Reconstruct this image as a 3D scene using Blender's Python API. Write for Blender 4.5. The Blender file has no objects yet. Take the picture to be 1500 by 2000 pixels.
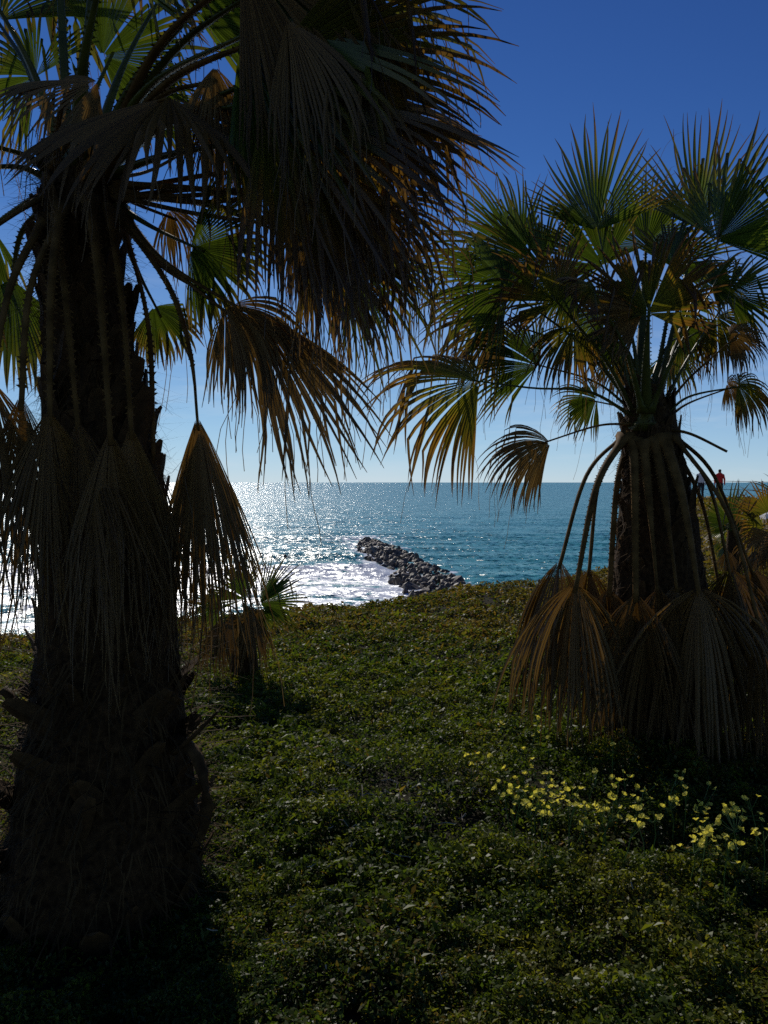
import bpy, bmesh, math, random
import numpy as np
from mathutils import Vector, Matrix

random.seed(7)
rng = np.random.default_rng(7)
R = math.radians
scene = bpy.context.scene
col = scene.collection

# ------------------------------------------------------------------ camera
F = 1500.0                       # focal length in photo pixels (1500 x 2000)
EYE = 1.6
PITCH = math.atan(58 / F)        # horizon sits 58 px above the centre
cd = bpy.data.cameras.new('camera')
cam = bpy.data.objects.new('camera', cd)
col.objects.link(cam)
cam.location = (0, 0, EYE)
cam.rotation_euler = (math.pi / 2 - PITCH, 0, 0)
cd.sensor_fit = 'VERTICAL'
cd.sensor_height = 36
cd.lens = F / 2000 * 36
cd.clip_start = 0.05
cd.clip_end = 60000
scene.camera = cam


def ray(px, py):
    x, u = (px - 750) / F, (1000 - py) / F
    c, s = math.cos(PITCH), math.sin(PITCH)
    return Vector((x, c + u * s, -s + u * c))


def at(px, py, Y):
    d = ray(px, py)
    return Vector((0, 0, EYE)) + d * (Y / d.y)


# ------------------------------------------------------------------ sky and sun
SUN = ray(228, 12).normalized()
EL = math.asin(SUN.z)
AZ = math.atan2(SUN.x, SUN.y)
w = bpy.data.worlds.new('World')
scene.world = w
w.use_nodes = True
nt = w.node_tree
bg = nt.nodes['Background']
sky = nt.nodes.new('ShaderNodeTexSky')
sky.sky_type = 'NISHITA'
sky.sun_disc = False
sky.sun_elevation = EL
sky.sun_rotation = AZ
sky.air_density = 0.6
sky.dust_density = 0.0
sky.ozone_density = 6.0
bg.inputs['Strength'].default_value = 0.132


def vm(op, a, b):
    n_ = nt.nodes.new('ShaderNodeVectorMath'); n_.operation = op
    for i_, v_ in enumerate((a, b)):
        if isinstance(v_, tuple): n_.inputs[i_].default_value = v_
        else: nt.links.new(v_, n_.inputs[i_])
    return n_.outputs[0]


# one even tone curve over the whole sky: deeper blue, softer highlights
g0 = nt.nodes.new('ShaderNodeGamma'); g0.inputs[1].default_value = 1.5
nt.links.new(vm('MULTIPLY', sky.outputs[0], (.1, .1, .1)), g0.inputs[0])
x0 = vm('MULTIPLY', g0.outputs[0], (1.5, 1.62, 1.9))
x1 = vm('DIVIDE', x0, vm('ADD', vm('MULTIPLY', x0, (.85, .85, .85)), (1., 1., 1.)))
# thin streaky cirrus, plus an even pale haze mixed into the low sky colour
tcw = nt.nodes.new('ShaderNodeTexCoord')
mpw = nt.nodes.new('ShaderNodeMapping'); mpw.inputs['Scale'].default_value = (2.2, 2.2, 15); mpw.inputs['Rotation'].default_value = (.06, .10, 0)
nzw = nt.nodes.new('ShaderNodeTexNoise'); nzw.inputs['Scale'].default_value = 2.2; nzw.inputs['Detail'].default_value = 6; nzw.inputs['Roughness'].default_value = .6
nt.links.new(tcw.outputs['Generated'], mpw.inputs[0]); nt.links.new(mpw.outputs[0], nzw.inputs['Vector'])
mrw = nt.nodes.new('ShaderNodeMapRange'); mrw.inputs[1].default_value = .5; mrw.inputs[2].default_value = .8; mrw.inputs[3].default_value = .22; mrw.inputs[4].default_value = .55
nt.links.new(nzw.outputs[0], mrw.inputs[0])
sxw = nt.nodes.new('ShaderNodeSeparateXYZ'); nt.links.new(tcw.outputs['Generated'], sxw.inputs[0])
lww = nt.nodes.new('ShaderNodeMapRange'); lww.inputs[1].default_value = .34; lww.inputs[2].default_value = .06
nt.links.new(sxw.outputs[2], lww.inputs[0])
mlw = nt.nodes.new('ShaderNodeMath'); mlw.operation = 'MULTIPLY'
nt.links.new(mrw.outputs[0], mlw.inputs[0]); nt.links.new(lww.outputs[0], mlw.inputs[1])
mxw = nt.nodes.new('ShaderNodeMix'); mxw.data_type = 'RGBA'
nt.links.new(mlw.outputs[0], mxw.inputs[0]); nt.links.new(x1, mxw.inputs[6]); mxw.inputs[7].default_value = (.62, .72, .80, 1)
nt.links.new(vm('MULTIPLY', mxw.outputs[2], (10., 10., 10.)), bg.inputs['Color'])
sl = bpy.data.lights.new('sun', 'SUN')
sl.energy = 3.6
sl.angle = R(0.5)
sl.color = (1.0, 0.94, 0.85)
so = bpy.data.objects.new('sun', sl)
col.objects.link(so)
so.rotation_euler = (-SUN).to_track_quat('-Z', 'Y').to_euler()
so.location = (0, 0, 30)
scene.view_settings.view_transform = 'Standard'
scene.view_settings.look = 'None'
scene.view_settings.exposure = -0.4
scene.view_settings.gamma = 1
scene.render.engine = 'CYCLES'
scene.cycles.use_denoising = False
scene.cycles.max_bounces = 6
scene.cycles.transparent_max_bounces = 6
scene.cycles.sample_clamp_indirect = 4


# ------------------------------------------------------------------ helpers
def tag(o, label=None, cat=None, group=None, kind=None):
    if label: o['label'] = label
    if cat: o['category'] = cat
    if group: o['group'] = group
    if kind: o['kind'] = kind
    return o


def empty(name, loc):
    o = bpy.data.objects.new(name, None)
    o.empty_display_size = 0.2
    col.objects.link(o)
    o.location = loc
    return o


def link(name, me, mat=None, parent=None, world=True):
    o = bpy.data.objects.new(name, me)
    col.objects.link(o)
    if mat is not None and not me.materials:
        me.materials.append(mat)
    if parent is not None:
        o.parent = parent
        if world:                                  # vertices are in world space
            p = parent
            loc = Vector((0, 0, 0))
            while p is not None:
                loc += p.location
                p = p.parent
            o.location = -loc
    return o


def vnoise(x, y, seed=0):
    """smooth value noise, numpy arrays, about 0..1"""
    x = np.asarray(x, float); y = np.asarray(y, float)
    xi = np.floor(x).astype(np.int64); yi = np.floor(y).astype(np.int64)
    fx = x - xi; fy = y - yi
    fx = fx * fx * (3 - 2 * fx); fy = fy * fy * (3 - 2 * fy)

    def h(a, b):
        n = (a * 374761393 + b * 668265263 + seed * 1442695041) & 0xffffffff
        n = ((n ^ (n >> 13)) * 1274126177) & 0xffffffff
        return ((n ^ (n >> 16)) & 0xffff) / 65535.0
    return (h(xi, yi) * (1 - fx) + h(xi + 1, yi) * fx) * (1 - fy) + \
           (h(xi, yi + 1) * (1 - fx) + h(xi + 1, yi + 1) * fx) * fy


def fbm(x, y, seed=0, o=4):
    s = 0; a = 0.5; t = 0
    for i in range(o):
        s = s + a * vnoise(x * 2 ** i, y * 2 ** i, seed + i); t += a; a *= 0.5
    return s / t


def sstep(a, b, x):
    t = np.clip((x - a) / (b - a), 0, 1)
    return t * t * (3 - 2 * t)


SEA = -8.4
EX = np.array([-300, -60, -10, -4, -1.5, 0, 2, 3.5, 5, 10, 15, 18, 60, 300.])
EY = np.array([3, 4.5, 6.6, 7.8, 9.3, 10.5, 11.8, 12.5, 14, 27, 42, 46, 50, 60.])


def ground(x, y):
    x = np.asarray(x, float); y = np.asarray(y, float)
    e = np.interp(x, EX, EY) + (vnoise(x * .8, y * .3, 3) - .5) * .8
    s = np.maximum(y - e, -3)
    sp = np.maximum(s, 0)
    z = (fbm(x * .55, y * .55, 11) - .5) * .16 + (vnoise(x * 2.3, y * 2.3, 5) - .5) * .05
    z = z - .10 * sstep(5, 9, y) + .10 * sstep(7, 11, y) * sstep(0, 3, x)
    z = z + .62 * sstep(16, 37, y) * sstep(2, 8, x)
    z = z * sstep(46, 20, sp + 20)
    z = z - .62 * (np.sqrt(sp * sp + .5) - .707)
    return np.maximum(z, SEA - 2.5)


def gz(x, y):
    return float(ground(np.array([x]), np.array([y]))[0])


def np_mesh(name, verts, quads, attrs=None, smooth=False, facedim=4):
    me = bpy.data.meshes.new(name)
    verts = np.asarray(verts, np.float32); quads = np.asarray(quads, np.int32)
    n = len(quads)
    me.vertices.add(len(verts)); me.vertices.foreach_set('co', verts.ravel())
    me.loops.add(n * facedim); me.loops.foreach_set('vertex_index', quads.ravel())
    me.polygons.add(n)
    me.polygons.foreach_set('loop_start', np.arange(n, dtype=np.int32) * facedim)
    if smooth:
        me.polygons.foreach_set('use_smooth', np.ones(n, bool))
    for k, (dom, v) in (attrs or {}).items():
        a = me.attributes.new(k, 'FLOAT', dom)
        a.data.foreach_set('value', np.asarray(v, np.float32).ravel())
    me.update(calc_edges=True)
    return me


class MB:
    """collects vertices / faces plus two float attributes"""
    def __init__(self):
        self.v = []; self.f = []; self.t = []; self.r = []

    def add(self, p, t=0., r=0.):
        self.v.append((p[0], p[1], p[2])); self.t.append(t); self.r.append(r)
        return len(self.v) - 1

    def mesh(self, name, smooth=False):
        me = bpy.data.meshes.new(name)
        me.from_pydata(self.v, [], self.f)
        for k, v in (('t', self.t), ('rnd', self.r)):
            a = me.attributes.new(k, 'FLOAT', 'POINT')
            a.data.foreach_set('value', v)
        if smooth:
            me.polygons.foreach_set('use_smooth', [True] * len(me.polygons))
        me.update()
        return me

    def build(self, name, mat, parent=None, smooth=False):
        return link(name, self.mesh(name, smooth), mat, parent)

    def tube(self, pts, rad, n=6, flat=1.0, up=Vector((0, 0, 1)), cap=True):
        rings = []
        N = len(pts)
        for i, p in enumerate(pts):
            d = (pts[min(i + 1, N - 1)] - pts[max(i - 1, 0)])
            if d.length < 1e-9: d = Vector((0, 0, 1))
            d.normalize()
            a = d.cross(up)
            if a.length < 1e-3: a = d.cross(Vector((0, 1, 0)))
            a.normalize(); b = a.cross(d)
            ring = []
            for k in range(n):
                an = 2 * math.pi * k / n
                ring.append(self.add(p + a * (math.cos(an) * rad[i]) + b * (math.sin(an) * rad[i] * flat),
                                     i / (N - 1), 0.5))
            rings.append(ring)
        for i in range(N - 1):
            for k in range(n):
                self.f.append((rings[i][k], rings[i][(k + 1) % n], rings[i + 1][(k + 1) % n], rings[i + 1][k]))
        if cap:
            self.f.append(tuple(rings[0][::-1])); self.f.append(tuple(rings[-1]))


# ------------------------------------------------------------------ materials
def newmat(name):
    m = bpy.data.materials.new(name)
    m.use_nodes = True
    t = m.node_tree
    t.nodes.clear()
    out = t.nodes.new('ShaderNodeOutputMaterial')
    return m, t, out


def ramp(t, stops):
    r = t.nodes.new('ShaderNodeValToRGB')
    e = r.color_ramp.elements
    while len(e) < len(stops): e.new(0.5)
    for el, (p, c) in zip(e, stops):
        el.position = p; el.color = (*c, 1)
    return r


def attr(t, name):
    a = t.nodes.new('ShaderNodeAttribute'); a.attribute_name = name
    return a


def math_node(t, op, a, b=None):
    n = t.nodes.new('ShaderNodeMath'); n.operation = op
    for i, v in enumerate((a, b)):
        if v is None: continue
        if isinstance(v, (int, float)): n.inputs[i].default_value = v
        else: t.links.new(v, n.inputs[i])
    return n.outputs[0]


def leaf_shader(t, out, color, trans=0.45, gloss=0.07, rough=0.4, tcolor=None, through=2.0):
    d = t.nodes.new('ShaderNodeBsdfDiffuse')
    tr = t.nodes.new('ShaderNodeBsdfTranslucent')
    g = t.nodes.new('ShaderNodeBsdfGlossy'); g.inputs['Roughness'].default_value = rough
    m1 = t.nodes.new('ShaderNodeMixShader'); m2 = t.nodes.new('ShaderNodeMixShader')
    m1.inputs[0].default_value = trans; m2.inputs[0].default_value = gloss
    if tcolor is None:
        vmn = t.nodes.new('ShaderNodeVectorMath'); vmn.operation = 'MULTIPLY'
        vmn.inputs[1].default_value = (through * 1.05, through, through * .6)
        t.links.new(color, vmn.inputs[0]); tcolor = vmn.outputs[0]
    t.links.new(color, d.inputs['Color']); t.links.new(tcolor, tr.inputs['Color'])
    t.links.new(d.outputs[0], m1.inputs[1]); t.links.new(tr.outputs[0], m1.inputs[2])
    t.links.new(m1.outputs[0], m2.inputs[1]); t.links.new(g.outputs[0], m2.inputs[2])
    t.links.new(m2.outputs[0], out.inputs['Surface'])


def frond_mat(name, stops, trans, gloss=.06, rough=.38, through=2.0):
    """colour runs along the blade from hub to tip, uneven from blade to blade"""
    m, t, out = newmat(name)
    a = attr(t, 't'); r = attr(t, 'rnd')
    nz = t.nodes.new('ShaderNodeTexNoise'); nz.inputs['Scale'].default_value = 9
    nz.inputs['Detail'].default_value = 3
    tc = t.nodes.new('ShaderNodeTexCoord')
    t.links.new(tc.outputs['Object'], nz.inputs['Vector'])
    s = math_node(t, 'ADD', a.outputs['Fac'], math_node(t, 'MULTIPLY', math_node(t, 'SUBTRACT', r.outputs['Fac'], .5), .30))
    s = math_node(t, 'ADD', s, math_node(t, 'MULTIPLY', math_node(t, 'SUBTRACT', nz.outputs[0], .5), .35))
    rp = ramp(t, stops)
    t.links.new(s, rp.inputs[0])
    hs = t.nodes.new('ShaderNodeHueSaturation')
    t.links.new(rp.outputs[0], hs.inputs['Color'])
    v = math_node(t, 'ADD', math_node(t, 'MULTIPLY', r.outputs['Fac'], .7), .62)
    t.links.new(v, hs.inputs['Value'])
    leaf_shader(t, out, hs.outputs[0], trans, gloss, rough, through=through)
    return m


M = {}
M['live'] = frond_mat('live_frond', [(0, (.050, .082, .009)), (.5, (.066, .098, .010)), (.74, (.14, .12, .018)), (.95, (.12, .065, .018))], .36, .035, .34, 1.5)
M['ageing'] = frond_mat('ageing_frond', [(0, (.09, .10, .010)), (.38, (.13, .115, .012)), (.6, (.16, .085, .014)), (.85, (.09, .05, .016))], .48, .03)
M['dead'] = frond_mat('dead_frond', [(0, (.24, .125, .030)), (.5, (.18, .105, .032)), (.8, (.16, .098, .036)), (1, (.15, .09, .03))], .26, .025, .5, 1.2)
M['greydead'] = frond_mat('grey_dead_frond', [(0, (.17, .085, .019)), (.5, (.145, .078, .020)), (1, (.125, .070, .021))], .24, .025, .5, 1.0)


def plain_mat(name, c, rough=.6, scale=20, var=.35, bump=.0, spec=.3, c2=None):
    m, t, out = newmat(name)
    p = t.nodes.new('ShaderNodeBsdfPrincipled')
    nz = t.nodes.new('ShaderNodeTexNoise'); nz.inputs['Scale'].default_value = scale; nz.inputs['Detail'].default_value = 5
    tc = t.nodes.new('ShaderNodeTexCoord'); t.links.new(tc.outputs['Object'], nz.inputs['Vector'])
    lo = tuple(v * (1 - var) for v in c); hi = c2 or tuple(min(1, v * (1 + var)) for v in c)
    rp = ramp(t, [(.3, lo), (.7, hi)])
    t.links.new(nz.outputs[0], rp.inputs[0]); t.links.new(rp.outputs[0], p.inputs['Base Color'])
    p.inputs['Roughness'].default_value = rough
    p.inputs['Specular IOR Level'].default_value = spec
    if bump:
        b = t.nodes.new('ShaderNodeBump'); b.inputs['Strength'].default_value = bump; b.inputs['Distance'].default_value = .02
        t.links.new(nz.outputs[0], b.inputs['Height']); t.links.new(b.outputs[0], p.inputs['Normal'])
    t.links.new(p.outputs[0], out.inputs['Surface'])
    return m


M['petiole'] = plain_mat('green_petiole', (.075, .078, .012), .45, 12, .3, spec=.25)
M['drypetiole'] = plain_mat('dry_petiole', (.135, .074, .021), .7, 14, .45, spec=.05)
M['bark'] = plain_mat('palm_bark', (.050, .027, .010), .9, 34, .7, 1.0, spec=.1)
M['boot'] = plain_mat('leaf_base', (.070, .038, .013), .85, 18, .55, .6, spec=.12)
M['fibre'] = plain_mat('trunk_fibre', (.075, .043, .015), .9, 8, .4, spec=.1)
M['stem'] = plain_mat('flower_stem', (.08, .14, .03), .5, 10, .3)
M['rock'] = plain_mat('breakwater_rock', (.075, .055, .036), .6, 1.4, .5, .5, spec=.35, c2=(.23, .175, .12))
M['path'] = plain_mat('sandy_path', (.30, .25, .19), .9, 3, .2, .3)
M['whitewall'] = plain_mat('white_render', (.72, .71, .67), .8, 4, .08)
M['rail'] = plain_mat('railing_paint', (.20, .22, .23), .5, 4, .1)
M['skin'] = plain_mat('skin', (.42, .25, .17), .5, 6, .1)
M['red'] = plain_mat('red_cloth', (.62, .03, .022), .8, 8, .15)
M['white'] = plain_mat('pale_cloth', (.62, .60, .58), .8, 8, .1)
M['black'] = plain_mat('black_cloth', (.018, .018, .022), .8, 8, .2)
M['hair'] = plain_mat('dark_hair', (.02, .014, .01), .5, 20, .3)
M['twig'] = plain_mat('pale_twig', (.30, .25, .18), .7, 20, .3)


def petal_mat():
    m, t, out = newmat('yellow_petal')
    c = t.nodes.new('ShaderNodeRGB'); c.outputs[0].default_value = (.86, .77, .13, 1)
    leaf_shader(t, out, c.outputs[0], .5, .02, .5, through=1.1)
    return m


M['petal'] = petal_mat()


def cover_mat():
    m, t, out = newmat('ground_cover_leaf')
    r = attr(t, 'rnd'); d = attr(t, 'dry')
    g = ramp(t, [(0, (.042, .074, .008)), (.45, (.075, .112, .010)), (.8, (.13, .150, .012)), (1, (.17, .17, .02))])
    t.links.new(r.outputs['Fac'], g.inputs[0])
    b = ramp(t, [(0, (.07, .052, .010)), (.5, (.19, .135, .022)), (.8, (.17, .085, .02)), (1, (.26, .20, .08))])
    t.links.new(r.outputs['Fac'], b.inputs[0])
    mx = t.nodes.new('ShaderNodeMix'); mx.data_type = 'RGBA'
    t.links.new(d.outputs['Fac'], mx.inputs[0]); t.links.new(g.outputs[0], mx.inputs[6]); t.links.new(b.outputs[0], mx.inputs[7])
    leaf_shader(t, out, mx.outputs[2], .5, .02, .42, through=1.6)
    return m


M['cover'] = cover_mat()


def soil_mat():
    m, t, out = newmat('soil')
    p = t.nodes.new('ShaderNodeBsdfPrincipled'); p.inputs['Roughness'].default_value = .95
    p.inputs['Specular IOR Level'].default_value = .1
    tc = t.nodes.new('ShaderNodeTexCoord')
    n1 = t.nodes.new('ShaderNodeTexNoise'); n1.inputs['Scale'].default_value = .5; n1.inputs['Detail'].default_value = 6
    n2 = t.nodes.new('ShaderNodeTexNoise'); n2.inputs['Scale'].default_value = 22; n2.inputs['Detail'].default_value = 5
    for n in (n1, n2): t.links.new(tc.outputs['Object'], n.inputs['Vector'])
    sx = t.nodes.new('ShaderNodeSeparateXYZ'); t.links.new(tc.outputs['Object'], sx.inputs[0])
    # near: dark humus under the herbs; on the headland: sandy earth with dry turf
    far = t.nodes.new('ShaderNodeMapRange'); far.inputs[1].default_value = 12; far.inputs[2].default_value = 20
    t.links.new(sx.outputs[1], far.inputs[0])
    a = ramp(t, [(.3, (.016, .016, .008)), (.7, (.036, .030, .016))]); t.links.new(n2.outputs[0], a.inputs[0])
    b = ramp(t, [(.30, (.16, .14, .06)), (.45, (.34, .27, .16)), (.65, (.46, .38, .26))]); t.links.new(n1.outputs[0], b.inputs[0])
    mx = t.nodes.new('ShaderNodeMix'); mx.data_type = 'RGBA'
    t.links.new(far.outputs[0], mx.inputs[0]); t.links.new(a.outputs[0], mx.inputs[6]); t.links.new(b.outputs[0], mx.inputs[7])
    t.links.new(mx.outputs[2], p.inputs['Base Color'])
    bp = t.nodes.new('ShaderNodeBump'); bp.inputs['Strength'].default_value = .8; bp.inputs['Distance'].default_value = .03
    t.links.new(n2.outputs[0], bp.inputs['Height']); t.links.new(bp.outputs[0], p.inputs['Normal'])
    t.links.new(p.outputs[0], out.inputs['Surface'])
    return m


def sea_mat():
    m, t, out = newmat('sea_water')
    p = t.nodes.new('ShaderNodeBsdfPrincipled')
    tc = t.nodes.new('ShaderNodeTexCoord'); geo = t.nodes.new('ShaderNodeNewGeometry')
    acc = geo.outputs['Normal']
    for sc, k, st in ((1.6, 1.75, (.8, 1.0, 1)), (.33, .75, (.6, 1.1, 1)), (6.5, 1.5, (1, 1, 1))):
        mp = t.nodes.new('ShaderNodeMapping'); mp.inputs['Scale'].default_value = st
        t.links.new(tc.outputs['Object'], mp.inputs[0])
        n = t.nodes.new('ShaderNodeTexNoise'); n.inputs['Scale'].default_value = sc; n.inputs['Detail'].default_value = 2
        t.links.new(mp.outputs[0], n.inputs['Vector'])
        s = t.nodes.new('ShaderNodeVectorMath'); s.operation = 'SUBTRACT'; s.inputs[1].default_value = (.5, .5, .5)
        t.links.new(n.outputs['Color'], s.inputs[0])
        u = t.nodes.new('ShaderNodeVectorMath'); u.operation = 'MULTIPLY'; u.inputs[1].default_value = (k, k, 0)
        t.links.new(s.outputs[0], u.inputs[0])
        ad = t.nodes.new('ShaderNodeVectorMath'); ad.operation = 'ADD'
        t.links.new(acc, ad.inputs[0]); t.links.new(u.outputs[0], ad.inputs[1])
        acc = ad.outputs[0]
    nm = t.nodes.new('ShaderNodeVectorMath'); nm.operation = 'NORMALIZE'; t.links.new(acc, nm.inputs[0])
    t.links.new(nm.outputs[0], p.inputs['Normal'])
    p.inputs['Base Color'].default_value = (.026, .26, .24, 1)
    p.inputs['Roughness'].default_value = .25
    p.inputs['IOR'].default_value = 1.33
    # foam lying on the water
    fo = attr(t, 'foam')
    n = t.nodes.new('ShaderNodeTexNoise'); n.inputs['Scale'].default_value = .9; n.inputs['Detail'].default_value = 6
    n.inputs['Roughness'].default_value = .7
    mp = t.nodes.new('ShaderNodeMapping'); mp.inputs['Scale'].default_value = (.6, .45, 1)
    t.links.new(tc.outputs['Object'], mp.inputs[0]); t.links.new(mp.outputs[0], n.inputs['Vector'])
    s = math_node(t, 'ADD', math_node(t, 'MULTIPLY', fo.outputs['Fac'], 1.0), math_node(t, 'MULTIPLY', math_node(t, 'SUBTRACT', n.outputs[0], .5), 3.0))
    mr = t.nodes.new('ShaderNodeMapRange'); mr.inputs[1].default_value = .42; mr.inputs[2].default_value = .62
    t.links.new(s, mr.inputs[0])
    mul = math_node(t, 'MULTIPLY', mr.outputs[0], math_node(t, 'GREATER_THAN', fo.outputs['Fac'], .02))
    fb = t.nodes.new('ShaderNodeBsdfDiffuse'); fb.inputs['Color'].default_value = (.82, .85, .87, 1)
    fg = t.nodes.new('ShaderNodeBsdfGlossy'); fg.inputs['Roughness'].default_value = .42
    fg.inputs['Color'].default_value = (.85, .87, .88, 1)
    t.links.new(nm.outputs[0], fg.inputs['Normal'])
    fm = t.nodes.new('ShaderNodeMixShader'); fm.inputs[0].default_value = .30     # wet bubbles
    t.links.new(fb.outputs[0], fm.inputs[1]); t.links.new(fg.outputs[0], fm.inputs[2])
    ms = t.nodes.new('ShaderNodeMixShader')
    t.links.new(mul, ms.inputs[0]); t.links.new(p.outputs[0], ms.inputs[1]); t.links.new(fm.outputs[0], ms.inputs[2])
    t.links.new(ms.outputs[0], out.inputs['Surface'])
    return m


# ------------------------------------------------------------------ setting: land and sea
def axis(lo, hi, near, far, c=0., g=1.06):
    xs = [c]; s = near
    while xs[-1] < hi: xs.append(xs[-1] + s); s = min(s * g, far)
    ys = [c]; s = near
    while ys[-1] > lo: ys.append(ys[-1] - s); s = min(s * g, far)
    return np.array(sorted(set(ys + xs)))


gx = axis(-140, 160, .09, 4, 0, 1.025)
gy = axis(-90, 75, .09, 4, 5, 1.025)
X, Yg = np.meshgrid(gx, gy)
Z = ground(X, Yg)
nx, ny = len(gx), len(gy)
idx = np.arange(nx * ny).reshape(ny, nx)
quads = np.stack([idx[:-1, :-1], idx[:-1, 1:], idx[1:, 1:], idx[1:, :-1]], -1).reshape(-1, 4)
me = np_mesh('ground', np.stack([X, Yg, Z], -1).reshape(-1, 3), quads, smooth=True)
g = link('ground', me, soil_mat()); tag(g, kind='structure')

# sea: a fan-shaped grid from the shore to the horizon, surf modelled in the near part
BWX = lambda y: 5.0 + (y - 72) * (-2.5 - 5.0) / (127 - 72)      # centre line of the breakwater
yy = np.concatenate([np.arange(10, 46, 3.), np.arange(46, 150, .3), 150 * 1.03 ** np.arange(1, 190)])
uu = np.concatenate([np.linspace(-2.2, -.62, 30)[:-1], np.linspace(-.62, .62, 420), np.linspace(.62, 2.2, 30)[1:]])
U, YY = np.meshgrid(uu, yy)
XX = U * (YY + 12)
sw = sstep(40, 60, YY) * sstep(400, 150, YY)
wob = (fbm(XX * .05, YY * .05, 21) - .5) * 9
left = sstep(-1.2, -5.0, XX - BWX(YY))
phase = (YY + wob * .6 + XX * .04)
ZZ = SEA + sw * (.16 * np.sin(phase * .55) + .10 * np.sin(phase * .23 + XX * .05) + .28 * (fbm(XX * .35, YY * .5, 31) - .5))
# breaking wave left of the breakwater
q = (YY + wob * .35 - 86) / 2.6
ZZ += left * .85 * np.exp(-q * q) * (.6 + .6 * fbm(XX * .06, YY * .02, 8))
q2 = (YY + wob * .4 - 104) / 3.2
ZZ += left * .55 * np.exp(-q2 * q2)
foam = left * sstep(86.5, 84.5, YY + wob * .35) * (.60 + .38 * np.exp(-((YY + wob * .35 - 82) / 3.4) ** 2) + .22 * np.sin((YY + wob) * .75 + XX * .05) * sstep(80, 77, YY))
foam += left * .42 * np.exp(-((YY + wob * .5 - 109) / 2.2) ** 2) * sstep(.35, .6, fbm(XX * .1, YY * .02, 77))
foam += .5 * np.exp(-((YY - 136 - wob) / 7) ** 2) * np.exp(-((XX + 5) / 8) ** 2)
edge = np.abs(XX - BWX(YY))
foam += .62 * sstep(6.2, 3.2, edge) * sstep(138, 124, YY) * sstep(40, 50, YY) * (.55 + .45 * sstep(0, -3, XX - BWX(YY)))
foam = np.clip(foam, 0, 1.1)
rn, cn = YY.shape
idx = np.arange(rn * cn).reshape(rn, cn)
quads = np.stack([idx[:-1, :-1], idx[:-1, 1:], idx[1:, 1:], idx[1:, :-1]], -1).reshape(-1, 4)
me = np_mesh('sea', np.stack([XX, YY, ZZ], -1).reshape(-1, 3), quads, {'foam': ('POINT', foam)}, smooth=True)
s = link('sea', me, sea_mat()); tag(s, kind='structure')


# ------------------------------------------------------------------ breakwater of separate rocks
def rock_mesh(seed):
    r = random.Random(seed)
    bm = bmesh.new()
    bmesh.ops.create_icosphere(bm, subdivisions=2, radius=1)
    planes = [(Vector((r.uniform(-1, 1), r.uniform(-1, 1), r.uniform(-1, 1))).normalized(), r.uniform(.42, .75)) for _ in range(11)]
    for v in bm.verts:
        for n, d in planes:
            k = v.co.dot(n)
            if k > d: v.co -= n * (k - d)
        v.co *= 1 + r.uniform(-.03, .03)
    me = bpy.data.meshes.new('rock'); bm.to_mesh(me); bm.free()
    me.materials.append(M['rock'])
    return me


rocks = [rock_mesh(i) for i in range(8)]
bw = empty('breakwater', (BWX(72), 72, SEA))
tag(bw, 'rubble breakwater of dark wet rocks running out into the sea', 'breakwater')
rr = random.Random(5)
n = 0
yb = 60.
while yb < 129:
    half = 3.0 * min(1, (131 - yb) / 22 + .25)
    for k in range(6):
        off = (k - 2.5 + rr.uniform(-.45, .45)) / 2.6 * half
        x = BWX(yb) + off; y = yb + rr.uniform(-.7, .7)
        sz = rr.uniform(.4, .85) * (1.35 if rr.random() < .15 else 1)
        top = .35 * (1 - (off / (half + .6)) ** 2)
        o = bpy.data.objects.new('rock', rr.choice(rocks)); col.objects.link(o); o.parent = bw
        o.location = Vector((x, y, SEA + top - .35 + rr.uniform(-.15, .3))) - bw.location
        o.rotation_euler = (rr.uniform(0, 6), rr.uniform(0, 6), rr.uniform(0, 6))
        o.scale = (sz * rr.uniform(.8, 1.3), sz * rr.uniform(.7, 1.1), sz * rr.uniform(.6, .9))
        n += 1
    yb += 1.4
# small rubble packed between the big rocks
rv = []; rfc = []
base = rocks[0]
bv = np.array([v.co[:] for v in base.vertices]); bf = np.array([p.vertices[:] for p in base.polygons])
for j in range(620):
    y = rr.uniform(58, 130); half = 3.3 * min(1, (132 - y) / 22 + .25); off = rr.uniform(-half, half)
    top = .3 * (1 - (off / (half + .6)) ** 2)
    rm = np.array(Matrix.Rotation(rr.uniform(0, 6), 3, Vector((rr.random(), rr.random(), rr.random() + .1)).normalized()))
    q = (bv * np.array([rr.uniform(.6, 1.2), rr.uniform(.6, 1.1), rr.uniform(.5, .9)])) @ rm * rr.uniform(.25, .6)
    rfc.append(bf + len(rv) * len(bv))
    rv.append(q + np.array([BWX(y) + off, y, SEA + top - .1]))
ru = link('rubble', np_mesh('rubble', np.concatenate(rv), np.concatenate(rfc), facedim=3), M['rock'], bw); tag(ru, kind='stuff')


# ------------------------------------------------------------------ palms
def catmull(pts, n):
    P = [pts[0] * 2 - pts[1]] + pts + [pts[-1] * 2 - pts[-2]]
    out = []
    segs = len(pts) - 1
    for i in range(n + 1):
        u = i / n * segs
        k = min(int(u), segs - 1); f = u - k
        a, b, c, d = P[k], P[k + 1], P[k + 2], P[k + 3]
        out.append(0.5 * ((2 * b) + (c - a) * f + (2 * a - 5 * b + 4 * c - d) * f * f + (3 * b - a - 3 * c + d) * f ** 3))
    return out


TS = [0.03, .16, .3, .44, .55, .64, .73, .82, .91, 1.0]


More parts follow.
